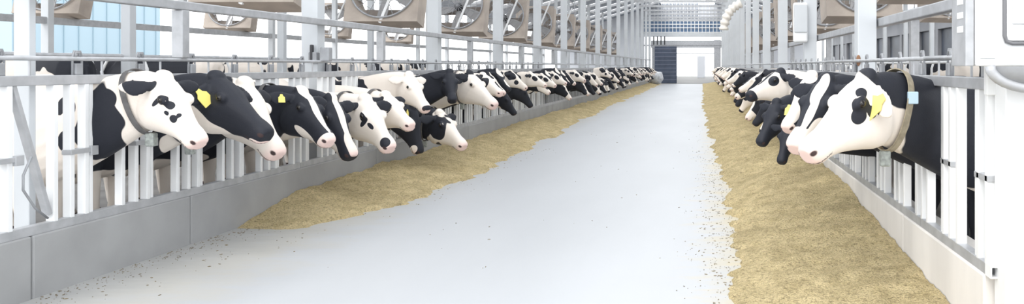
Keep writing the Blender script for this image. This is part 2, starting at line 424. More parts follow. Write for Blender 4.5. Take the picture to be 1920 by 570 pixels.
# head patch coordinates: t along face 0 poll .. .57 nose, w towards the viewer, v up from brow line
hero(-1, 6.30, (309,146), (378,286), 6.26, 6.12, 'w', [
    ('h',.02,.17,-.03,.08,.11,.09,'b'),('h',.19,.11,-.02,.035,.06,.035,'b',.4),('h',.165,.11,-.06,.02,.06,.05,'b',.4),('h',.245,.09,-.015,.035,.05,.028,'b',.5),('h',.33,.08,-.06,.03,.05,.028,'b',.4),('h',.335,.06,-.02,.016,.04,.014,'b',.3),('h',.27,.08,-.065,.022,.05,.015,'b',.3),
    ('h',-.02,-.2,-.03,.12,.14,.1,'b'),
    ('n',.62,.2,.05,.13,.25,.10,'b',.7),('b',.07,.2,1.17,.17,.4,.30,'b',.9),('b',-.2,.3,1.30,.035,.3,.08,'b',.3),('b',-.12,.3,1.28,.03,.3,.07,'b',.3),('b',-.16,.3,1.03,.05,.3,.09,'b',.3),('b',-1.35,.3,1.30,.10,.2,.10,'b'),('b',-1.62,.3,1.32,.05,.2,.09,'b'),('b',-1.45,.3,.98,.06,.2,.05,'b'),('b',-1.9,.2,.9,.1,.2,.14,'b'),
    ],
    'white-faced black-spotted cow nearest the camera on the left, grey strap round its neck', 11, bs=1.06, collar=(.74,RUBBER,0))
hero(-1, 7.02, (408,146), (506,272), 6.96, 6.8, 'b', [
    ('h',.30,.12,-.27,.36,.22,.085,'w',.6),('n',.75,.1,-.34,.4,.3,.13,'w',.8),('h',.56,0,-.13,.06,.12,.035,'w',.4),('b',-1.4,0,.6,.5,.5,.2,'w')],
    'black-headed cow with white throat and square yellow ear tag, beside the spotted white cow', 12, bs=1.05, tag=(1,1.6), collar=(.5,RUBBER,0), eb=-.15, ed=.25)
hero(-1, 7.68, (462,158), (527,308), 7.62, 7.45, 'b', [
    ('h',.30,0,.0,.42,.105,.16,'w',.5),('h',.48,0,-.08,.16,.2,.2,'w',.3),('h',.16,.12,-.09,.13,.10,.10,'b',.4),('h',.32,.05,-.22,.3,.2,.07,'w',.5),('b',-1.2,0,1.2,.3,.6,.5,'w')],
    'broad white-faced cow with pink nose held low, behind the square ear tag', 13, bs=1.02, roll=R(-14))
hero(-1, 8.36, (566,172), (622,281), 8.3, 8.05, 'b', [
    ('h',.02,.0,.04,.14,.055,.08,'w',.5),('h',.28,0,.03,.33,.035,.05,'w',.3),('h',.56,0,-.05,.06,.12,.12,'w',.3),('h',.45,.1,-.17,.2,.2,.05,'w',.4),('b',-1.4,0,1.2,.3,.6,.3,'w')],
    'black cow with thin white blaze and a yellow tag, left of the second post', 14, tag=(1,.9), collar=(.60,RUBBER,0), roll=R(-8))
hero(-1, 9.04, (622,186), (662,308), 8.96, 8.75, 'b', [
    ('h',.2,0,.03,.35,.035,.06,'w',.4),('h',.5,.0,.0,.16,.05,.05,'w',.4),('h',.44,.05,-.16,.3,.2,.05,'w',.5),('n',.5,.1,-.3,.5,.3,.12,'w'),('b',-1.0,0,1.35,.2,.6,.3,'w')],
    'black cow with narrow white face stripe, head lowered beside the drooping white cow', 15, roll=R(-8))
hero(-1, 9.72, (686,186), (734,292), 9.6, 9.3, 'w', [
    ('h',.02,.17,-.03,.07,.12,.09,'b'),('h',.02,-.2,-.03,.1,.14,.1,'b'),('h',.19,.11,-.03,.05,.05,.035,'b',.4),('h',.23,.11,-.06,.02,.05,.05,'b',.4),('h',.30,.09,-.04,.04,.05,.018,'b',.4),('n',.2,.2,.1,.3,.3,.2,'b'),('b',-1.2,0,1.1,.35,.6,.4,'b'),('h',.52,.05,-.02,.05,.05,.05,'b',.5)],
    'drooping white-faced cow with black ears, small cheek marks and a grey neck strap', 16, collar=(.72,RUBBER,0))
hero(-1, 10.36, (724,178), (774,247), 10.2, 9.9, 'w', [
    ('h',.03,.19,-.04,.08,.13,.1,'b',.5),('h',.03,-.2,-.04,.08,.13,.1,'b',.5),('h',.19,.11,-.02,.07,.05,.02,'b',.3),('h',.24,.11,-.03,.02,.05,.06,'b',.3),('h',.10,.1,-.15,.02,.1,.05,'b',.4),('b',-1.2,.2,1.1,.35,.3,.3,'b')],
    'black-eared white cow with one black streak under its eye, behind the drooping cow', 17, collar=(.8,RUBBER,0))
hero(-1, 11.04, (768,141), (802,216), 10.9, 10.7, 'w', [
    ('n',.2,.2,.0,.3,.3,.4,'b'),('h',.55,0,-.03,.03,.1,.04,'b',.3),('b',-1.3,.2,1.2,.3,.3,.3,'b')],
    'all-white cow face held high at the rail, left of the third steel post', 18, bs=1.02)
hero(-1, 11.72, (776,203), (784,296), 11.6, 11.55, 'b', [('h',.5,.05,-.1,.05,.1,.05,'w'),('b',-1.1,.3,.7,.3,.3,.2,'w')],
    'dark cow with head hanging straight down to the kerb, below the all-white face', 19, tag=(1,.9))
hero(-1, 12.42, (826,212), (872,285), 12.2, 11.9, 'w', [
    ('h',.14,.1,-.1,.16,.12,.13,'b',.5),('h',.02,.17,-.03,.07,.12,.09,'b'),('h',.02,-.2,-.03,.1,.14,.1,'b'),('n',.4,0,0,.7,.5,.5,'b')],
    'cow with white face and large black cheek patch, reaching lowest over the left feed', 20, collar=(.8,RUBBER,0))
hero(-1, 13.12, (843,135), (849,197), 12.9, 12.55, 'b', [('b',-1.1,.3,.7,.3,.3,.2,'w')],
    'all-black face looking towards the camera, right of the third steel post', 21, roll=0)
hero(-1, 13.80, (880,138), (931,208), 13.6, 13.35, 'w', [
    ('h',.02,.17,-.03,.08,.12,.09,'b'),('h',.02,-.2,-.03,.1,.14,.1,'b'),('n',.2,0,.2,.6,.5,.2,'b'),('b',-1.1,.3,1.1,.3,.3,.4,'b'),('h',.0,0,.03,.05,.06,.05,'b')],
    'white-faced cow with black ears, muzzle stretched out, just past the all-black face', 22, collar=(.85,RUBBER,0))
hero(-1, 14.46, (906,140), (942,182), 14.3, 14.0, 'w', [('h',.2,.1,-.05,.09,.1,.1,'b'),('h',.02,.17,-.03,.08,.12,.09,'b'),('h',.02,-.2,-.03,.1,.14,.1,'b'),('n',.3,0,0,.5,.5,.4,'b'),('b',-1.2,0,1,.3,.6,.5,'b')],
    'white face with black eye patch, peering past the outstretched white muzzle', 23, voxel=.014)

hero(1, 5.86, (1622,146), (1505,312), 5.25, 4.95, 'w', [
    ('h',-.07,.05,-.02,.10,.16,.12,'b',.5),('n',.22,.1,.04,.58,.7,.42,'b',.5),('n',.85,.1,.14,.26,.3,.17,'b',.5),('h',.19,.11,-.035,.055,.07,.045,'b',.4),('h',.235,.1,-.07,.045,.06,.04,'b',.3),('h',.16,.1,-.1,.03,.06,.035,'b',.3),('h',.13,.08,.0,.035,.05,.025,'b',.3),('h',.03,-.2,-.03,.1,.13,.1,'b'),
    ('b',-.6,.2,1.2,.45,.4,.36,'b'),('b',-1.3,.3,1.0,.22,.3,.35,'b')],
    'large white-faced cow nearest on the right, black eye patches, yellow ear tag, buckled strap', 31, bs=1.05, tag=(1,1.9), collar=(.74,BRASS,-1), eb=-.25, ed=.45)
hero(1, 6.5, (1548,150), (1486,296), 6.2, 5.85, 'b', [
    ('h',.32,.03,.03,.22,.03,.06,'w',.3),('h',.12,.02,.04,.14,.045,.06,'w',.5),('h',.42,.08,-.07,.12,.05,.05,'w',.4),('h',.53,0,-.07,.10,.2,.2,'w',.3),('b',-1.3,0,1.2,.3,.6,.3,'w')],
    'black cow with white face stripe, next behind the nearest right-hand cow', 32, tag=(1,1.1))
hero(1, 7.16, (1520,143), (1473,256), 7.0, 6.75, 'b', [
    ('h',.2,0,.04,.3,.06,.06,'w',.5),('h',.03,0,.03,.1,.09,.08,'w',.5),('h',.45,0,.0,.14,.08,.09,'w',.4),('h',.56,0,-.07,.04,.2,.2,'w',.3)],
    'black cow with white-ringed forehead and broad white blaze, third in the right-hand row', 33)
hero(1, 7.84, (1478,232), (1464,314), 7.5, 7.35, 'b', [('b',-1.2,0,1.2,.3,.6,.3,'w')],
    'wholly black head down in the feed, under the pink noses on the right', 34)
hero(1, 8.5, (1455,192), (1424,280), 8.0, 7.8, 'b', [('b',-1.2,0,.8,.3,.6,.3,'w')],
    'thick-necked black cow bent down, yellow ear tag, fifth in the right row', 35, tag=(1,1.1), bs=1.04)
hero(1, 9.12, (1462,134), (1398,190), 9.0, 8.75, 'w', [
    ('h',.0,0,.03,.07,.12,.08,'b'),('h',.02,.17,-.03,.08,.12,.09,'b'),('h',.02,-.2,-.03,.1,.14,.1,'b'),('h',.2,.1,-.03,.08,.08,.06,'b',.6),('h',.3,.0,.03,.2,.03,.04,'b'),('h',.55,0,-.05,.06,.2,.2,'b'),('n',.3,0,0,.5,.5,.4,'b')],
    'black and white cow stretching its head out, just past the black cow with bent neck', 36, roll=0)

# far cows: full cows of ten coats, shared meshes
def rnd_patches(r):
    P = []
    if r.random() < .75:
        P.append(('b',r.uniform(-1.3,-.7),r.uniform(-.1,.2),r.uniform(1.0,1.4),r.uniform(.25,.5),.7,r.uniform(.3,.5),'b'))
    P.append(('b',r.uniform(-2.1,-1.6),0,r.uniform(1.0,1.4),r.uniform(.2,.4),.6,r.uniform(.2,.4),'b'))
    return P
far_specs = [
 ('w', [('h',.05,.16,-.03,.16,.14,.14,'b'),('h',.05,-.16,-.03,.16,.14,.14,'b'),('h',.3,.1,-.1,.06,.1,.06,'b')], (.42,.04,1.44),(.78,-.02,1.02)),
 ('b', [('h',.25,0,.03,.3,.04,.07,'w',.4),('h',.55,0,-.05,.06,.2,.2,'w',.4)], (.40,0,1.42),(.74,-.08,.98)),
 ('b', [('n',.6,0,-.3,.4,.4,.14,'w')], (.46,0,1.05),(.70,-.04,.52)),
 ('w', [('h',.12,.1,-.08,.13,.08,.1,'b'),('h',.12,-.1,-.08,.13,.08,.1,'b'),('h',.02,.2,-.03,.1,.12,.1,'b'),('h',.02,-.2,-.03,.1,.12,.1,'b'),('n',.2,0,0,.6,.5,.5,'b')], (.44,-.03,1.25),(.78,-.1,.80)),
 ('b', [('h',.1,0,.04,.16,.09,.08,'w'),('h',.4,0,0,.12,.03,.05,'w')], (.40,.02,1.44),(.70,-.16,1.0)),
 ('b', [], (.42,0,1.12),(.62,.05,.58)),
 ('w', [('h',.1,0,-.03,.14,.3,.14,'b'),('h',.56,0,-.05,.05,.2,.2,'b'),('n',.4,.1,.1,.3,.3,.2,'b')], (.48,0,.98),(.66,-.10,.44)),
 ('w', [('h',.04,.19,-.03,.1,.12,.1,'b'),('h',.04,-.19,-.03,.1,.12,.1,'b'),('h',.22,.1,-.04,.08,.06,.06,'b'),('n',.3,0,.1,.5,.5,.3,'b')], (.46,-.05,1.40),(.86,-.14,1.05)),
 ('b', [('h',.35,.1,-.12,.2,.1,.1,'w'),('h',.54,0,-.05,.08,.2,.2,'w')], (.5,0,1.28),(.84,.06,.82)),
 ('b', [('h',.2,0,.03,.35,.09,.08,'w',.5),('h',.5,0,-.05,.12,.2,.2,'w')], (.46,.02,1.08),(.72,.02,.54)),
]
r = random.Random(5)
far_mesh = []
for i,(b,ps,pl,mz) in enumerate(far_specs):
    pp = rnd_patches(r)
    if b == 'b': pp = [(*q[:7],'w') for q in pp]
    me, hd = build_cow_mesh('cow_coat_'+str(i), pl, mz, pp+ps, b, 100+i, 1.0, 1.05, .02)
    far_mesh.append(me)
EARLY = ['white face with black cheeks','black face with white blaze','black head dipped to the feed','mottled face held half low','black face with white star',
         'plain black head down in the feed','white head with black brow, feeding','white face stretched forward','black face with white chin','broad white blaze, head low']
def row(side, z_start, z_end, posts, seed):
    r = random.Random(seed); z = z_start; n = 0; last = -1; fx = XL if side < 0 else XR
    while z < z_end:
        for pz in posts:
            if abs(z-pz) < .27: z = pz+.27
        v = r.choice([q for q in range(10) if q != last]); last = v
        near = n < 8
        rowname = 'left' if side < 0 else 'right'
        if near:
            lab = '%s, %s in the %s row beyond the close-up heads' % (EARLY[v], ['first','second','third','fourth','fifth','sixth','seventh','eighth'][n], rowname)
            g = None
        else:
            lab = 'one of the small distant cows packed along the %s feed rail' % rowname
            g = 'distant cows along the %s feed rail' % rowname
        o = bpy.data.objects.new('dairy_cow', far_mesh[v]); s = r.uniform(.97,1.05); o.scale = (s,s,s)
        o.location = (fx+r.uniform(-.06,.06), z, 0); o.rotation_euler = (0,0,(0 if side<0 else math.pi)+r.uniform(-.05,.05))
        link(o, None, lab, 'cow', g)
        z += .70+r.uniform(0,.05); n += 1

LP = [5.72]+[10.05+4.53*i for i in range(15)]
RP = [8.74+4.53*i for i in range(15)]
row(-1, 15.2, 67.6, LP, 3)
row(1, 9.85, 73, RP, 4)

# ---------------------------------------------------------------- ground, floor, kerbs
m = MB(); m.box(-70,50,-6,140,-.4,-.13); m.build('floor_outside', GROUND, kind='structure')
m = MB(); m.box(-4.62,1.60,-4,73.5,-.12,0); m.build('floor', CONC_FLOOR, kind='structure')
m = MB(); m.box(-16.5,13,73.5,130,-.12,.0); m.build('floor_cross_alley', mat('far_concrete',(.21,.205,.195),.6,noise_amt=.2,nscale=.4), kind='structure')
m = MB(); m.box(-16.5,-4.62,-4,73.5,-.12,-.004); m.build('floor_left_pen', PEN, kind='structure')
m = MB(); m.box(1.60,13,-4,73.5,-.12,-.004); m.build('floor_right_pen', PEN, kind='structure')
def kerb(nm, x0, x1, ys, mt, sgn):
    m = MB()
    for a, b in zip(ys, ys[1:]):
        m.box(x0, x1, a+.006, b-.006, -.02, .434, .012)
    m.build(nm, mt, kind='structure')
kerb('wall_left', -4.84, -4.60, [-3,1.5,5.6,7.33,11.5]+[11.5+4.5*i for i in range(1,14)]+[73.4], KERB_L, -1)
kerb('wall_right', 1.57, 1.83, [4.56,6.4,10.4]+[10.4+4.5*i for i in range(1,14)]+[73.4], KERB_R, 1)
m = MB(); m.box(-4.5,1.6,73.3,73.7,0,.02,.004); m.build('trim_1', mat('joint',(.2,.2,.2),.8), kind='structure')

# freestall beds
BED = mat('bed_sand', (.55,.5,.44), .9, noise_amt=.2, nscale=2)
m = MB(); m.box(-13.4,-8.9,3,72,-.01,.33,.03); m.build('trim_2', BED, kind='structure')
m = MB(); m.box(4.9,9.6,3,72,-.01,.33,.03); m.build('trim_3', BED, kind='structure')

# ---------------------------------------------------------------- headlock panels
BARW = .042
def make_panel(side, detailed, occ, nst, pitch=.678):
    """root at the start of a run of stalls; +y along the alley. Opening of stall k centred at .33 + k*pitch"""
    root = thing('headlock_panel', 'x', 'feed fence')
    z0, z1 = .49, 1.468; Ltot = nst*pitch
    parts = []
    MB().box(-.03,.03,0,Ltot-.01,.434,.50,.004).build('bottom_rail', GALV, root)
    MB().box(-.032,.032,0,Ltot-.01,1.465,1.535,.005).build('top_rail', GALV, root)
    m = MB(); m.tube([(0,0,1.655),(0,Ltot-.01,1.655)], .017, 8)
    m.build('sort_pipe', GALV, root)
    s = 1 if side < 0 else -1
    for k in range(nst):
        c = .33+k*pitch
        for dy in (-.33,-.19+.0,.195):
            y = c+dy+ (.0)
            if dy == -.33: y = c-.33
            m = MB(); m.box(-.03,.03,y-BARW/2,y+BARW/2,z0,z1,.005); m.build('upright_bar', WHITE, root)
        if occ(k):
            m = MB(); m.box(-.022,.022,c-.155,c-.12,z0,z1,.004); m.build('locking_bar', WHITE, root)
        else:
            m = MB(); m.beam((0,c-.15,z1),(0,c+.155,z0+.06),.034,.05,up=(1,0,0),bev=.004); lb = m.build('locking_bar', GALV, root)
            m = MB(); m.tube([(s*.03,c-.02,.98),(s*.04,c-.1,.86),(s*.04,c-.1,.76),(s*.04,c,.62),(s*.03,c+.12,.53)], .008, 6); m.build('stop_rod', GALVD, lb)
        # horizontal pivot bracket and latch
        if detailed:
            m = MB(); m.box(-.03,.045,c-.36,c-.13,.955,.99,.003); m.box(.02,.05,c-.17,c-.10,.93,1.0,.004); m.build('pivot_bracket', GALV, root)
            la = MB(); y = c-.25
            la.box(-.02,.02,y-.035,y+.035,1.535,1.62,.006)
            la.tube([(0,y-.045,1.535),(0,y-.045,1.67),(0,y-.03,1.71),(0,y+.03,1.71),(0,y+.045,1.67),(0,y+.045,1.535)],.008,6)
            la.tube([(0,y-.02,1.66),(0,y-.02,1.70),(0,y+.02,1.70),(0,y+.02,1.66)],.012,6)
            la.build('latch', GALVD, root)
            m = MB(); m.beam((0,c,1.535),(0,c,1.65),.012,.012); m.build('stub', GALV, root)
    return root
pid = 0
def place_panel(side, y0, nst, detailed, occ, label):
    root = make_panel(side, detailed, occ, nst)
    root.location = (XL if side<0 else XR, y0, 0)
    root['label'] = label; root['group'] = 'headlock feed fences'
    return root
ordn = ['nearest','second','third','fourth']
y = 6.30-.33-.678*2; 
# left: stalls k at opening centres 6.30 + .678 k ; run begins two stalls nearer
def occ_left0(k): return k >= 2
place_panel(-1, 6.30-.33-.678*2, 7, True, occ_left0, 'nearest left-hand section of headlock fence, slanted open bar at its near end')
ys = 6.30-.33-.678*2+7*.678
for i in range(3):
    place_panel(-1, ys, 7, True, lambda k: True, ['second left-hand section of headlock fence, in front of the second steel post','third left-hand section of headlock fence, around the all-white face','fourth left-hand section of headlock fence, past the all-black face'][i]); ys += 7*.678
ysL = ys
# right: openings centred 5.86 + .678 k
ysr = 5.86-.33-.678*1-.30
place_panel(1, 4.56, 2, True, lambda k: True, 'short end section of headlock fence at the right, open bar, beside the white corner post')
ysr = 4.56+2*.678-.01
for i in range(4):
    place_panel(1, ysr, 7, i<2, lambda k: True, ['nearest long section of headlock fence on the right, behind the large white-faced cow','second long section of right headlock fence, past the rust-marked post','third long section of right headlock fence','fourth long section of right headlock fence'][i]); ysr += 7*.678
# far sections: one mesh each, shared
def far_panel_mesh():
    m = MB(); L = 7*.678
    m.box(-.03,.03,0,L-.01,.434,.50); m.box(-.032,.032,0,L-.01,1.465,1.535); m.tube([(0,0,1.655),(0,L,1.655)],.017,6)
    for k in range(7):
        c = .33+k*.678
        for y in (c-.33,c-.19,c-.137,c+.195): m.box(-.028,.028,y-.02,y+.02,.49,1.47)
    return m.mesh('far_panel', GALV)
fpm = far_panel_mesh()
for side, y in ((-1,ysL),(1,ysr)):
    while y < 71:
        o = bpy.data.objects.new('headlock_panel', fpm); o.location = (XL if side<0 else XR, y, 0)
        link(o, None, 'distant section of headlock fence along the %s row of cows' % ('left' if side<0 else 'right'), 'feed fence', 'distant %s headlock sections' % ('left' if side<0 else 'right')); y += 7*.678

# end bracket of the right panel : open square tube + plate
e = thing('fence_end_bracket', 'pale bolted bracket closing the right fence rail beside the corner post', 'bracket', (1.61,4.50,1.5))
MB().box(-.045,.045,-.0,.05,-.06,.14,.006).build('plate', WHITE, e)
m = MB(); m.tube([(0,-.01,.09),(0,.03,.09)],.02,8); m.tube([(0,-.02,.05),(0,.03,.05)],.012,8); m.build('bolt', RUST, e)
m = MB()
for a in ((-.034,.034,.434,.442),(-.034,.034,.494,.502)): m.box(a[0],a[1],4.47,4.56,a[2],a[3])
for a in ((-.034,-.026),(.026,.034)): m.box(a[0],a[1],4.47,4.56,.442,.494)
o = m.build('tube_end', WHITE, None, (1.61,0,0)); link(o,None,'open square tube end on top of the right kerb','tube end')

# ---------------------------------------------------------------- posts and overhead rails
TOP = 8.0
def roof_h(x):    # underside of roof
    return 4.9 + (x+14.0)*.30 if x < -1.5 else 4.9+ 12.5*.30 - (x+1.5)*.30
def post(x, z, w, d, h, mt, name='steel_post', z0=0):
    m = MB(); m.box(-w/2,w/2,-d/2,d/2,z0,h,.008)
    if not z0: m.box(-w/2-.05,w/2+.05,-d/2-.02,d/2+.05,-.0,.02)
    return m.mesh('steel_post', mt)
pm = post(0,0,.20,.20,8.1,POSTM)
pmL = post(0,0,.20,.20,roof_h(-4.75)-.12,POSTM,z0=.437); pmR = post(0,0,.20,.20,roof_h(1.95)-.12,POSTM,z0=.437)
NL = ['second steel post of the left row, carrying a small grey box','third steel post of the left row, beside the all-white cow face','fourth steel post of the left row','fifth steel post of the left row','sixth steel post of the left row']
for i, z in enumerate(LP[1:]):
    o = bpy.data.objects.new('steel_post', pmL); o.location = (-4.80,z,0)
    link(o,None,NL[i] if i < 5 else 'one of the slim far posts crowding toward the end of the left row','post','steel posts along the left row')
m = MB(); m.box(-.055,.055,-.03,.03,.437,5.9,.006); m.build('steel_post', POSTM, None, (-4.77,5.74,0), label='slim steel post nearest the camera at the left edge', cat='post', group='steel posts along the left row')
NR = ['wide white post with a rust mark, behind the nearest right-hand cow','second white post of the right row, carrying a meter box','third white post of the right row','fourth white post of the right row','fifth white post of the right row']
for i, z in enumerate(RP):
    o = bpy.data.objects.new('steel_post', pmR); o.location = (1.74,z,0)
    link(o,None,NR[i] if i < 5 else 'one of the slim far posts crowding toward the end of the right row','post','steel posts along the right row')
m = MB(); m.sphere((1.645,8.632,1.66),.05,.5,.12,1.2); m.build('rust_patch', RUST, None, label='brown rust mark on the wide white right-hand post', cat='rust mark')
# overhead rails on the rows
m = MB(); m.box(-4.70,-4.62,2,72,2.10,2.18,.01); m.build('overhead_rail', GALV, None, label='long grey rail running along the left posts above the cows', cat='rail')
m = MB(); m.box(1.86,1.94,2,72,2.02,2.11,.01); m.build('overhead_rail', GALV, None, label='long pale rail running along the right posts above the cows', cat='rail')
for i in range(14):
    z = 7.28+4.53*i
    m = MB(); m.box(-.05,.05,-.05,.05,1.675,2.098,.006); m.box(-.035,.035,-.03,.03,1.66,1.69)
    m.build('rail_stanchion', GALV, None, (-4.66,z,0), label=['short grey stanchion under the overhead rail, above the black-headed cow','short grey stanchion under the overhead rail, between the second and third posts'][i] if i<2 else 'one of the far short stanchions between fence pipe and overhead rail', cat='stanchion', group='stanchions of the left overhead rail')
# back rails and stub posts
m = MB(); m.tube([(-8.8,4,1.75),(-8.8,71,1.75)],.03,8); m.build('neck_rail', GALV, None, label='thin pipe over the left stalls behind the feeding cows', cat='rail')
m = MB(); m.tube([(4.9,4,1.68),(4.9,71,1.68)],.03,8); m.build('neck_rail', WHITE, None, label='white pipe over the right stalls behind the feeding cows', cat='rail')
m = MB(); m.box(-14.05,-13.95,3,72,2.5,2.65,.01); m.build('eave_rail', GALV, None, label='grey rail joining the outer posts on the left side', cat='rail')
m = MB(); m.tube([(4.95,4,2.9),(4.95,71,2.9)],.06,10)
for i in range(9): m.tube([(4.95,10.05+4.53*2*i,2.9),(4.95,10.05+4.53*2*i,4.9+12.5*.30-6.45*.30-.1)],.012,6)
m.build('water_pipe', GALV, None, label='thick pale pipe under the right-hand roof', cat='pipe')
m = MB(); m.box(3.4,3.5,3,72,2.35,2.5,.01); m.build('overhead_rail', WHITE, None, label='white rail on the short inner posts at the right', cat='rail')

om = post(0,0,.16,.16,roof_h(-14)-.15,POSTM); om2 = post(0,0,.14,.14,roof_h(-9)-.12,POSTM)
for i in range(14):
    z = 12.9+4.53*i
    o = bpy.data.objects.new('steel_post', om); o.location=(-14,z,0); link(o,None,'outer post against the bright open side on the left','post','outer posts of the left side')
ij = 0
for i in range(15):
    z = 7.9+4.53*i
    o = bpy.data.objects.new('steel_post', om2); o.location=(-8.75,z,0); link(o,None,'inner post among the left-hand stalls','post','inner posts of the left stalls')
omr = post(0,0,.14,.14,2.35,GALV)
for i in range(14):
    z = 9.3+4.53*i
    o = bpy.data.objects.new('steel_post', omr); o.location=(3.45,z-.5,0); link(o,None,'short grey post under the white rail on the right' ,'post','short inner posts on the right')
omr = post(0,0,.18,.18,roof_h(9.8)-.15,POSTM)
for i in range(14):
    z = 12.3+4.53*i
    o = bpy.data.objects.new('steel_post', omr); o.location=(9.8,z,0); link(o,None,'outer post of the right-hand open side','post','outer posts of the right side')

# small control box on post two
cb = thing('control_box','small grey box clamped to the second left post just above the rail','box',(-4.66,9.93,1.66))
MB().box(.02,.13,-.05,.05,.0,.17,.01).build('housing', GALVD, cb)
MB().box(-.12,-.02,-.05,.04,-.02,.11,.01).build('bracket', GALVD, cb)
MB().box(-.10,-.07,-.06,.0,.0,.2,.01).build('lever', DARK, cb)

# meter box on the second right post
cb = thing('meter_box','white meter box on the second post of the right row','box',(1.62,13.112,2.0))
MB().box(-.17,.06,-.06,.06,-.02,.62,.03).build('housing', WHITE, cb)
MB().box(-.16,.05,-.075,-.062,.14,.58,.01).build('cover', POSTM, cb)

# ---------------------------------------------------------------- fans
def make_fan(tilt):
    root = thing('barn_fan','x','fan')
    S = .68; M = Matrix.Rotation(R(tilt),4,'X')
    def fin(m, name, mt, par=root):
        for v in m.bm.verts: v.co = M @ v.co
        return m.build(name, mt, par)
    m = MB(); n = 32
    # square front plate with round opening and deep hood
    out = []; inn = []; inb = []; outb = []
    for k in range(n):
        a = 2*math.pi*k/n; c, s = math.cos(a), math.sin(a); q = S/max(abs(c),abs(s))
        out.append(m.bm.verts.new((c*q,-.22,s*q))); outb.append(m.bm.verts.new((c*q*.98,.22,s*q*.98)))
        inn.append(m.bm.verts.new((c*.60,-.20,s*.60))); inb.append(m.bm.verts.new((c*.57,.2,s*.57)))
    for k in range(n):
        j = (k+1)%n
        m.bm.faces.new((out[k],out[j],inn[j],inn[k])); m.bm.faces.new((inn[k],inn[j],inb[j],inb[k]))
        m.bm.faces.new((outb[k],outb[j],out[j],out[k])); m.bm.faces.new((inb[k],inb[j],outb[j],outb[k]))
    fin(m,'housing',FAN_T)
    m = MB()
    m.tube([(.61*math.cos(2*math.pi*k/36),-.235,.61*math.sin(2*math.pi*k/36)) for k in range(36)], .018, 6, closed=True)
    for rr in (.2,.34,.48): m.tube([(rr*math.cos(2*math.pi*k/28),-.245,rr*math.sin(2*math.pi*k/28)) for k in range(28)], .005, 4, closed=True)
    for k in range(8):
        a = math.pi*k/8; m.tube([(-.61*math.cos(a),-.24,-.61*math.sin(a)),(.61*math.cos(a),-.24,.61*math.sin(a))], .006, 4)
    fin(m,'guard',GALVD)
    m = MB(); m.tube([(0,-.14,0),(0,.16,0)],.09,14); fin(m,'motor',DARK)
    for k in range(5):
        m = MB(); a = 2*math.pi*k/5+.4; Rk = Matrix.Rotation(a,4,'Y')
        pts = [(.08,-.05),(.3,-.13),(.54,-.16),(.56,.10),(.3,.10),(.08,.05)]
        m.prism(pts,'y',-.004,.004)
        T = Rk @ Matrix.Rotation(R(24),4,'X')
        for v in m.bm.verts: v.co = T @ v.co
        fin(m,'blade',FAN_P)
    m = MB(); m.box(-.5,.5,.20,.24,-.64,-.30,.01); m.box(-.6,.6,.2,.24,-.1,.1,.01)
    fin(m,'rear_brace',FAN_B)
    m = MB(); m.beam((.62,-.32,.95),(-.02,-.36,-.62),.05,.05,bev=.005); m.build('strut', WHITE, root)
    m = MB(); m.beam((.68,-.05,.6),(.68,-.05,1.5),.03,.03); m.beam((-.68,-.05,.6),(-.68,-.05,1.5),.03,.03); m.build('hanger', GALV, root)
    return root
def copy_fan(src, tree, loc, rz, label, group):
    o = copy_tree(src, None, tree); o.location = loc; o.rotation_euler = (0,0,rz); o['label'] = label; o['group'] = group; return o
fan0 = make_fan(-16); t0 = tree_of(fan0)
fan0.location = (-5.95,10.9,3.02); fan0['label'] = 'tan box fan behind the second left post, nearest of its row'; fan0['group'] = 'box fans over the left row'
names = ['big tan box fan with white strut, between the second and third left posts','tan box fan between the third and fourth left posts','tan box fan just past the fourth left post','tan box fan past the fifth left post']
for i in range(1,10):
    copy_fan(fan0,t0,(-5.95,10.9+4.53*i,3.02),0, names[i-1] if i<=4 else 'one of the small far box fans over the left row','box fans over the left row')
for i in range(4):
    copy_fan(fan0,t0,(-14.4,18.2+6.8*i,3.35),.1,['box fan at the far left corner, its round rim hanging low, on the outer side','second box fan along the outer left side','third box fan along the outer left side','fourth box fan along the outer left side'][i],'box fans on the outer left side')
rn = ['tan box fan above the white rail on the right, nearest the cabinet','tan box fan left of the rust-marked right post','tan box fan beyond the meter box on the right']
for i in range(0,10):
    copy_fan(fan0,t0,(2.75,9.9+4.53*i,3.05),.12, rn[i] if i<3 else 'one of the small far box fans over the right row','box fans over the right row')
for i in range(3):
    copy_fan(fan0,t0,(6.6,13.5+4.5*i,3.5),.2,['box fan deep under the right-hand roof, nearest of three','box fan deep under the right-hand roof, middle of three','box fan deep under the right-hand roof, farthest of three'][i],'box fans deep at the right')

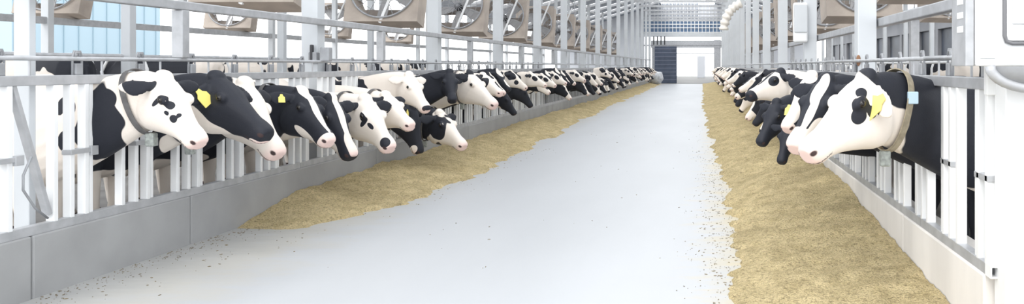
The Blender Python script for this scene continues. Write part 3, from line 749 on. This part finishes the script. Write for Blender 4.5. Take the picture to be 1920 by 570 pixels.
# ---------------------------------------------------------------- freestall dividers and resting cows
def loop_mesh(mt):
    m = MB(); 
    pts = [(0,0,.35),(0,0,1.55),(.06,0,1.72),(.2,0,1.78),(1.3,0,1.78),(1.55,0,1.70),(1.65,0,1.5),(1.6,0,1.2),(1.4,0,1.0),(.9,0,.85),(.3,0,.80),(0,0,.80)]
    m.tube(pts,.026,8); return m.mesh('stall_divider',mt)
lm = loop_mesh(WHITE)
def loops(x, sgn, z0, n, step, label, group):
    for i in range(n):
        o = bpy.data.objects.new('stall_divider', lm); o.location = (x, z0+step*i, 0); o.rotation_euler = (0,0,0 if sgn>0 else math.pi)
        link(o,None,label,'stall divider',group)
loops(-9.4,-1,9.0,26,1.2,'bent pipe stall divider behind the left row of cows','stall dividers on the left')
loops(5.1,1,8.6,26,1.2,'bent white pipe stall divider behind the right row of cows','stall dividers on the right')
bgc = [(-9.3,12.6,.33,math.pi*.5+1.2,8,'dark-backed cow standing in the left stalls beyond the near white cow'),(-9.5,15.2,.33,math.pi,1,'dark cow in the left stalls, behind the latch above the spotted face'),
       (-9.6,17.6,.33,math.pi+.2,2,'black-backed cow in the left stalls near the slim inner post'),(-9.3,20.4,.33,math.pi,3,'patched cow in the left stalls beyond the second post'),(-9.5,24.2,.33,math.pi,5,'black cow in the left stalls left of the third post'),(-9.4,27.5,.33,math.pi,8,'farthest cow in the left stalls'),
       (5.2,9.0,.0,.15,7,'cream-backed cow standing behind the right fence, nearest the cabinet'),(5.2,11.2,.33,0,5,'black cow in the right stalls behind the short grey post'),(5.3,13.5,.33,.1,2,'black cow in the right stalls right of the wide post'),(5.2,16.0,.33,0,1,'dark cow in the right stalls beyond the wide post'),(5.3,18.6,.33,0,8,'dark cow in the right stalls, second beyond the wide post'),(5.2,21.6,.33,0,4,'farthest cow in the right stalls')]
for x,z,h,rz,v,lab in bgc:
    o = bpy.data.objects.new('dairy_cow', far_mesh[v]); o.location=(x+(-1.7 if x<0 else 1.9),z,h); o.rotation_euler=(0,0,rz); link(o,None,lab,'cow','cows in the stalls behind')

# ---------------------------------------------------------------- feed
def feed(nm, x0, x1, y0, y1, hfun, label, nx, ny_fun):
    bm = bmesh.new(); ys = [y0]
    while ys[-1] < y1: ys.append(ys[-1]+ny_fun(ys[-1]))
    g = []
    for y in ys:
        rw = []
        for i in range(nx+1):
            x = x0+(x1-x0)*i/nx; rw.append(bm.verts.new((x,y,hfun(x,y))))
        g.append(rw)
    for a,b in zip(g,g[1:]):
        for i in range(nx):
            f = [a[i],a[i+1],b[i+1],b[i]]
            if max(v.co.z for v in f) > -.012: bm.faces.new(f)
    for v in [v for v in bm.verts if not v.link_faces]: bm.verts.remove(v)
    for f in bm.faces: f.smooth = True
    bmesh.ops.recalc_face_normals(bm, faces=bm.faces[:])
    me = bpy.data.meshes.new(nm); bm.to_mesh(me); bm.free(); me.materials.append(FEED)
    if sum(p.normal.z for p in me.polygons) < 0: me.flip_normals()
    o = bpy.data.objects.new(nm, me); link(o,None,label,'animal feed',kind='stuff')
def fn(x,y,s): return noise.noise(Vector((x*s,y*s,3.1)))
def clump(x,y): return fn(x,y,1.2)*.05+fn(x,y,3.5)*.032+fn(x+9,y,9)*.017+fn(x,y+5,22)*.009
def hR(x,y):
    edge = .32+ .20*fn(x*.2,y,.6)+.12*fn(x,y,3)+.06*fn(x,y,9) - min(.3,max(0,(y-8)*.012))
    d = (x-edge)
    ramp = max(0,min(1,d/1.15))
    k = (.05+.26*min(1,max(0,(y-5.0)/4.5)))*(1.0 if y<16 else max(.55,1-(y-16)*.02))
    prof = ramp**.8*k + (.018 if d>0 else d*.3)
    return prof + clump(x,y)*min(1,max(0,d*3+.12))*1.0
def hL(x,y):
    edge = -3.38+.30*fn(0,y,.55)+.16*fn(x,y,2.5)+.07*fn(x,y,8) - max(0,(10.5-y))*.32*(y<10.5)*.55 - min(.35,max(0,(y-14)*.02))
    d = edge-x
    start = max(0,min(1,(y-7.95-(x+4.6)*-.5)/1.4))
    ramp = max(0,min(1,d/.9))
    prof = (ramp**.8*.17*start + (.015 if d>0 else d*.3))
    if y < 8.3: prof -= (8.3-y)*.09
    return prof + clump(x,y)*min(1,max(0,d*3+.12))*max(.15,start)
feed('feed_heap', -.35, 1.566, 3.0, 73.2, hR, 'long bank of crumbly tan feed lying against the right kerb', 62, lambda y: .035 if y<9 else .06 if y<20 else .2 if y < 40 else .5)
feed('feed_heap', -4.596, -2.75, 7.0, 73.2, hL, 'long bank of tan feed lying along the left kerb, starting mid-way', 56, lambda y: .04 if y<12 else .07 if y<22 else .2 if y<40 else .5)
# scattered crumbs
r = random.Random(8); bm = bmesh.new()
def crumb(x,y,s,z=.003):
    a = r.uniform(0,3.14); l = s*r.uniform(.6,2.2); w = s*.5
    M = Matrix.Translation((x,y,z)) @ Matrix.Rotation(a,4,'Z') @ Matrix.Diagonal((l,w,s*.4,1))
    bmesh.ops.create_icosphere(bm, subdivisions=1, radius=1, matrix=M)
for i in range(420):
    y = r.uniform(5.2,9.5)**1.0; x = -4.58+abs(r.gauss(0,.16)); crumb(x,y,r.uniform(.003,.008))
for i in range(260):
    y = r.uniform(5.5,16); x = -3.4-max(0,10.5-y)*.18+r.gauss(0,.25); crumb(x,y,r.uniform(.003,.009))
for i in range(900):
    y = 5+abs(r.gauss(0,6)); x = .2+r.gauss(0,.17); crumb(x,y,r.uniform(.003,.009))
for i in range(45): crumb(r.uniform(-3,.2), r.uniform(5.5,20), r.uniform(.004,.012))
me = bpy.data.meshes.new('feed_crumbs'); bm.to_mesh(me); bm.free()
me.materials.append(mat('crumb',(.30,.24,.15),.9,noise_amt=.5,nscale=3))
link(bpy.data.objects.new('feed_crumbs', me),None,'scattered bits of feed and straw on the concrete beside the heaps','feed crumbs',kind='stuff')

# ---------------------------------------------------------------- right cabinet and corner post
cb = thing('electrical_cabinet','large white cabinet mounted high on the corner post at the right edge','cabinet',(1.44,4.30,1.60))
MB().box(0,.62,0,.32,.0,1.1,.01).build('body', WHITE, cb)
m = MB(); pts = [(.145,-.012,1.05),(.145,-.012,.16),(.155,-.012,.13),(.185,-.012,.12),(.56,-.012,.12)]
m.tube(pts,.011,8); m.build('door_seal', mat('seal',(.16,.16,.17),.6), cb)
MB().box(.155,.58,-.02,-.002,.135,1.06,.015).build('door', WHITE, cb)
MB().box(.18,.30,-.03,-.021,.22,.98,.005).build('door_panel', POSTM, cb)
MB().box(.02,.10,-.006,0,.04,.10,.003).build('label_plate', POSTM, cb)
m = MB(); m.box(-.05,-.004,.02,.26,.0,1.1,.004); sp = m.build('side_channel', GALV, cb)
for k in range(5):
    MB().box(-.053,-.048,.06,.16,.18+.075*k,.215+.075*k,.003).build('slot', WHITE, sp)
m = MB(); m.box(-.085,.085,-.085,.085,0,1.598,.008); m.box(-.12,.12,-.10,.12,0,.02)
m.build('corner_post', WHITE, None, (1.70,4.44,0), label='broad white corner post below the cabinet at the right edge', cat='post')
d = thing('round_duct','grey curved duct hanging below the cabinet','duct',(1.72,4.18,1.60))
m = MB(); pts = [(-.25+.0,0,-.0)]
pts = [(.25*math.cos(a)*1.0, 0, .115*math.sin(a)-.0) for a in [math.pi+math.pi*i/16 for i in range(17)]]
m.tube(pts,.028,12); m.build('rim', GALV, d)
m = MB(); m.sphere((0,.02,0),1,.24,.10,.105,n=24)
bmesh.ops.delete(m.bm, geom=[v for v in m.bm.verts if v.co.z > .002], context='VERTS'); m.build('bowl', GALVD, d)

# ribbed hose by the far right posts
m = MB(); pts=[]; rad=[]
for i in range(40):
    t=i/39; a=at(1357+33*t**1.6, 56-50*t-8*math.sin(t*3.14), 35.9); pts.append(a); rad.append(.16+.05*(i%6 in (0,1,2)))
m.tube(pts,rad,12); m.build('ribbed_hose', CREAM, None, label='cream ribbed hose curving down beside the far right posts', cat='hose')

# ---------------------------------------------------------------- roof, frames, end wall
YA, YB = 2.0, 128.0  # roof carried on beyond the end wall, added to shade the second portal
def slab(x0,x1,y0,y1,t=.05):
    m = MB(); m.prism([(x0,roof_h(x0)),(x1,roof_h(x1)),(x1,roof_h(x1)+t),(x0,roof_h(x0)+t)],'y',y0,y1); return m
SKY_W = 1.3  # width of open strips added between roof sheets to let sky light in
m = MB()
def addslab(x0,x1,y0,y1,t=.05):
    m.prism([(x0,roof_h(x0)),(x1,roof_h(x1)),(x1,roof_h(x1)+t),(x0,roof_h(x0)+t)],'y',y0,y1)
yy = YA
while yy < YB:
    addslab(-14.6,-4.2,yy,min(yy+4.53-SKY_W,YB)); addslab(1.2,10.6,yy,min(yy+4.53-SKY_W,YB)); yy += 4.53
m.build('ceiling', ROOFM, kind='structure')
# purlins + frames
for i in range(20):
    z = 5.52+4.53*i
    if z > 80: break
    m = MB()
    m.beam((-14.6,z,roof_h(-14.6)-.1),(-1.5,z,roof_h(-1.5)-.1),.12,.2); m.beam((-1.5,z,roof_h(-1.5)-.1),(10.6,z,roof_h(10.6)-.1),.12,.2)
    if i > 5: m.beam((-4.8,z,6.0),(1.74,z,6.0),.10,.14)
    m.build('roof_frame', GALV, None, label='white sloping roof frame spanning the alley high up', cat='roof frame', group='roof frames')
for x in (-12,-9.5,-7,-4.4,1.4,4,6.5,9):
    m = MB(); m.box(x-.04,x+.04,YA,YB,roof_h(x)-.08,roof_h(x)-.005); m.build('purlin', WHITE, None, label='white purlin running the length of the roof', cat='purlin', group='purlins')

# end wall with glazed upper part
ZE = 82.0
w = MB()
for x0,x1 in ((-14.6,-5.9),(2.2,10.6)): w.prism([(x0,0),(x1,0),(x1,min(roof_h(x1),9)),(x0,min(roof_h(x0),9))],'y',ZE,ZE+.2)
w.prism([(-5.9,4.75),(2.2,4.75),(2.2,roof_h(2.2)),(-1.5,roof_h(-1.5)),(-5.9,roof_h(-5.9))],'y',ZE+.02,ZE+.2)
w.build('wall_back', FARW, kind='structure')
g = MB(); g.box(-5.9,2.2,ZE-.06,ZE,4.95,6.1); g.build('window_1', BLUEG, kind='structure')
for zz in (5.0,5.45,5.8,6.15,6.5):
    MB().box(-6.2,2.3,ZE-.14,ZE-.07,zz-.04,zz+.04).build('trim_4', WHITE, kind='structure')
m = MB()
for i in range(23): x = -6.0+i*.37; m.box(x-.03,x+.03,ZE-.18,ZE-.12,4.9,8.0)
m.build('trim_5', WHITE, kind='structure')
m = MB()
for j in range(3):
    for i in range(20):
        x=-5.7+i*.27+.0; z=6.55+j*.52; m.box(x-.08,x+.08,ZE-.11,ZE-.0,z,z+.3)
m.build('window_2', mat('small_panes',(.30,.33,.38),.4), kind='structure')
# portal frame
pt = thing('portal_frame','grey steel portal frame where the feed alley leaves the barn','portal',(-1.9,78,0))
MB().box(-4.1,-3.75,-.15,.15,0,4.7,.02).build('column', POSTM, pt)
MB().box(3.75,4.0,-.15,.15,0,4.7,.02).build('column', POSTM, pt)
MB().box(-4.2,4.1,-.2,.2,4.4,4.75,.02).build('lintel', POSTM, pt)
MB().box(-4.0,4.0,-.1,.1,3.52,3.64,.02).build('crossbar', GALVD, pt)
gt = thing('dark_gate','dark blue slatted gate folded back at the left of the portal','gate',(-4.45,76.5,0))
m = MB(); m.box(-.08,2.0,-.05,.05,0,3.45,.02); m.build('leaf', GATEM, gt)
m = MB()
for i in range(9): m.box(-.1,2.02,-.08,-.05,.3+i*.36,.36+i*.36)
m.build('slats', mat('gate_slat',(.16,.18,.24),.5), gt)
m = MB()
for i in range(6): m.box(-.9+i*.34,-.78+i*.34,-.03,.03,3.6,4.4)
m.build('upright', DARK, gt)
# second portal beyond
pt2 = thing('portal_frame','paler second portal beyond the first, open to daylight','portal',(-1.9,96,0))
MB().box(-4.1,-1.4,-.15,.15,0,3.8,.02).build('panel', GALVD, pt2)
MB().box(3.2,4.0,-.15,.15,0,4.7,.02).build('column', GALV, pt2)
MB().box(-4.2,4.1,-.2,.2,3.75,4.6,.02).build('lintel', GALV, pt2)
MB().box(-1.5,3.3,-.05,.05,3.05,3.15).build('crossbar', GALVD, pt2)
MB().box(.2,1.3,2,3,0,3.0,.03).build('tank', FARW, None, (-1.0,110,0), label='pale square tank standing outside beyond the portal', cat='tank')
# wrapped bale at the end of the left row
m = MB(); m.sphere((0,0,.62),.62,1,1,1,n=24)
for v in m.bm.verts: v.co += v.co.normalized()*0 + Vector((fn(v.co.x*2,v.co.z*2,2.2),fn(v.co.y,v.co.z,3),fn(v.co.x,v.co.z,2.8)))*.12; v.co.z = max(.0,v.co.z)
m.build('wrapped_bale', mat('white_wrap',(.62,.64,.67),.35,noise_amt=.35,nscale=5), None, (-4.0,69.5,.0), label='round white plastic-wrapped bale at the far end of the left row', cat='bale')

# pale blue shed outside on the left
sh = thing('outside_shed','pale blue sheet wall of a building standing outside on the left','building',(-31,41,0))
m = MB(); m.box(-4,0,-4.4,5.6,-.13,9.5); m.build('wall', SHED, sh)
m = MB()
for k in range(11): m.box(0,.04,-4.3+k*.95,-4.26+k*.95,-.1,9.4)
m.build('seam', mat('seam',(.33,.45,.52),.6), sh)
m = MB(); m.prism([(-4.4,9.5),(.5,9.5),(-2,10.4)],'y',-4.7,5.9); m.build('roof', ROOFM, sh)

# neighbouring barn outside on the right
nb_ = thing('outside_barn','grey neighbouring barn with dark openings seen under the right-hand roof','building',(19,70,0))
m = MB(); m.box(0,9,-46,50,-.13,1.2); m.box(0,9,-46,50,4.6,6.2)
for k in range(17): m.box(0,.5,-46+k*6,-45.2+k*6,1.2,4.6)
m.build('wall', mat('barn_grey',(.20,.205,.22),.7,noise_amt=.3,nscale=.3), nb_)
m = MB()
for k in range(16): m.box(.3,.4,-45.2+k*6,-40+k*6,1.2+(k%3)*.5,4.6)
m.build('dark_opening', mat('barn_opening',(.045,.055,.075),.5,noise_amt=.6,nscale=.5), nb_)  # dark sheets stand in for the shade inside the openings
m = MB(); m.prism([(-.8,6.2),(9.5,6.2),(4.5,8.2)],'y',-47,51); m.build('roof', ROOFM, nb_)

# ---------------------------------------------------------------- light
wd = bpy.data.worlds.new('sky'); sc.world = wd; wd.use_nodes = True; nt = wd.node_tree; bg = nt.nodes['Background']
bg.inputs['Color'].default_value = (.95,.975,1,1); bg.inputs['Strength'].default_value = 2.6
sun = bpy.data.lights.new('sun','SUN'); sun.energy = 1.2; sun.angle = R(25); sun.color = (1,.96,.9)
so = bpy.data.objects.new('sun', sun); so.rotation_euler = (R(38),R(-22),0); link(so)

# ---------------------------------------------------------------- camera
cam = bpy.data.cameras.new('camera'); co = bpy.data.objects.new('camera', cam); link(co)
cam.sensor_width = 36; cam.lens = 36*F/1920; cam.shift_x = -(VX-960)/1920; cam.shift_y = -(285-VY)/1920
cam.clip_start = .1; cam.clip_end = 500
co.location = (0,0,H); co.rotation_euler = (R(90),0,0)
sc.camera = co
vs = sc.view_settings; vs.view_transform = 'Standard'; vs.look = 'None'; vs.gamma = 1; vs.use_curve_mapping = False; vs.exposure = 0.15
sc.cycles.use_denoising = True; sc.cycles.max_bounces = 8; sc.cycles.diffuse_bounces = 4
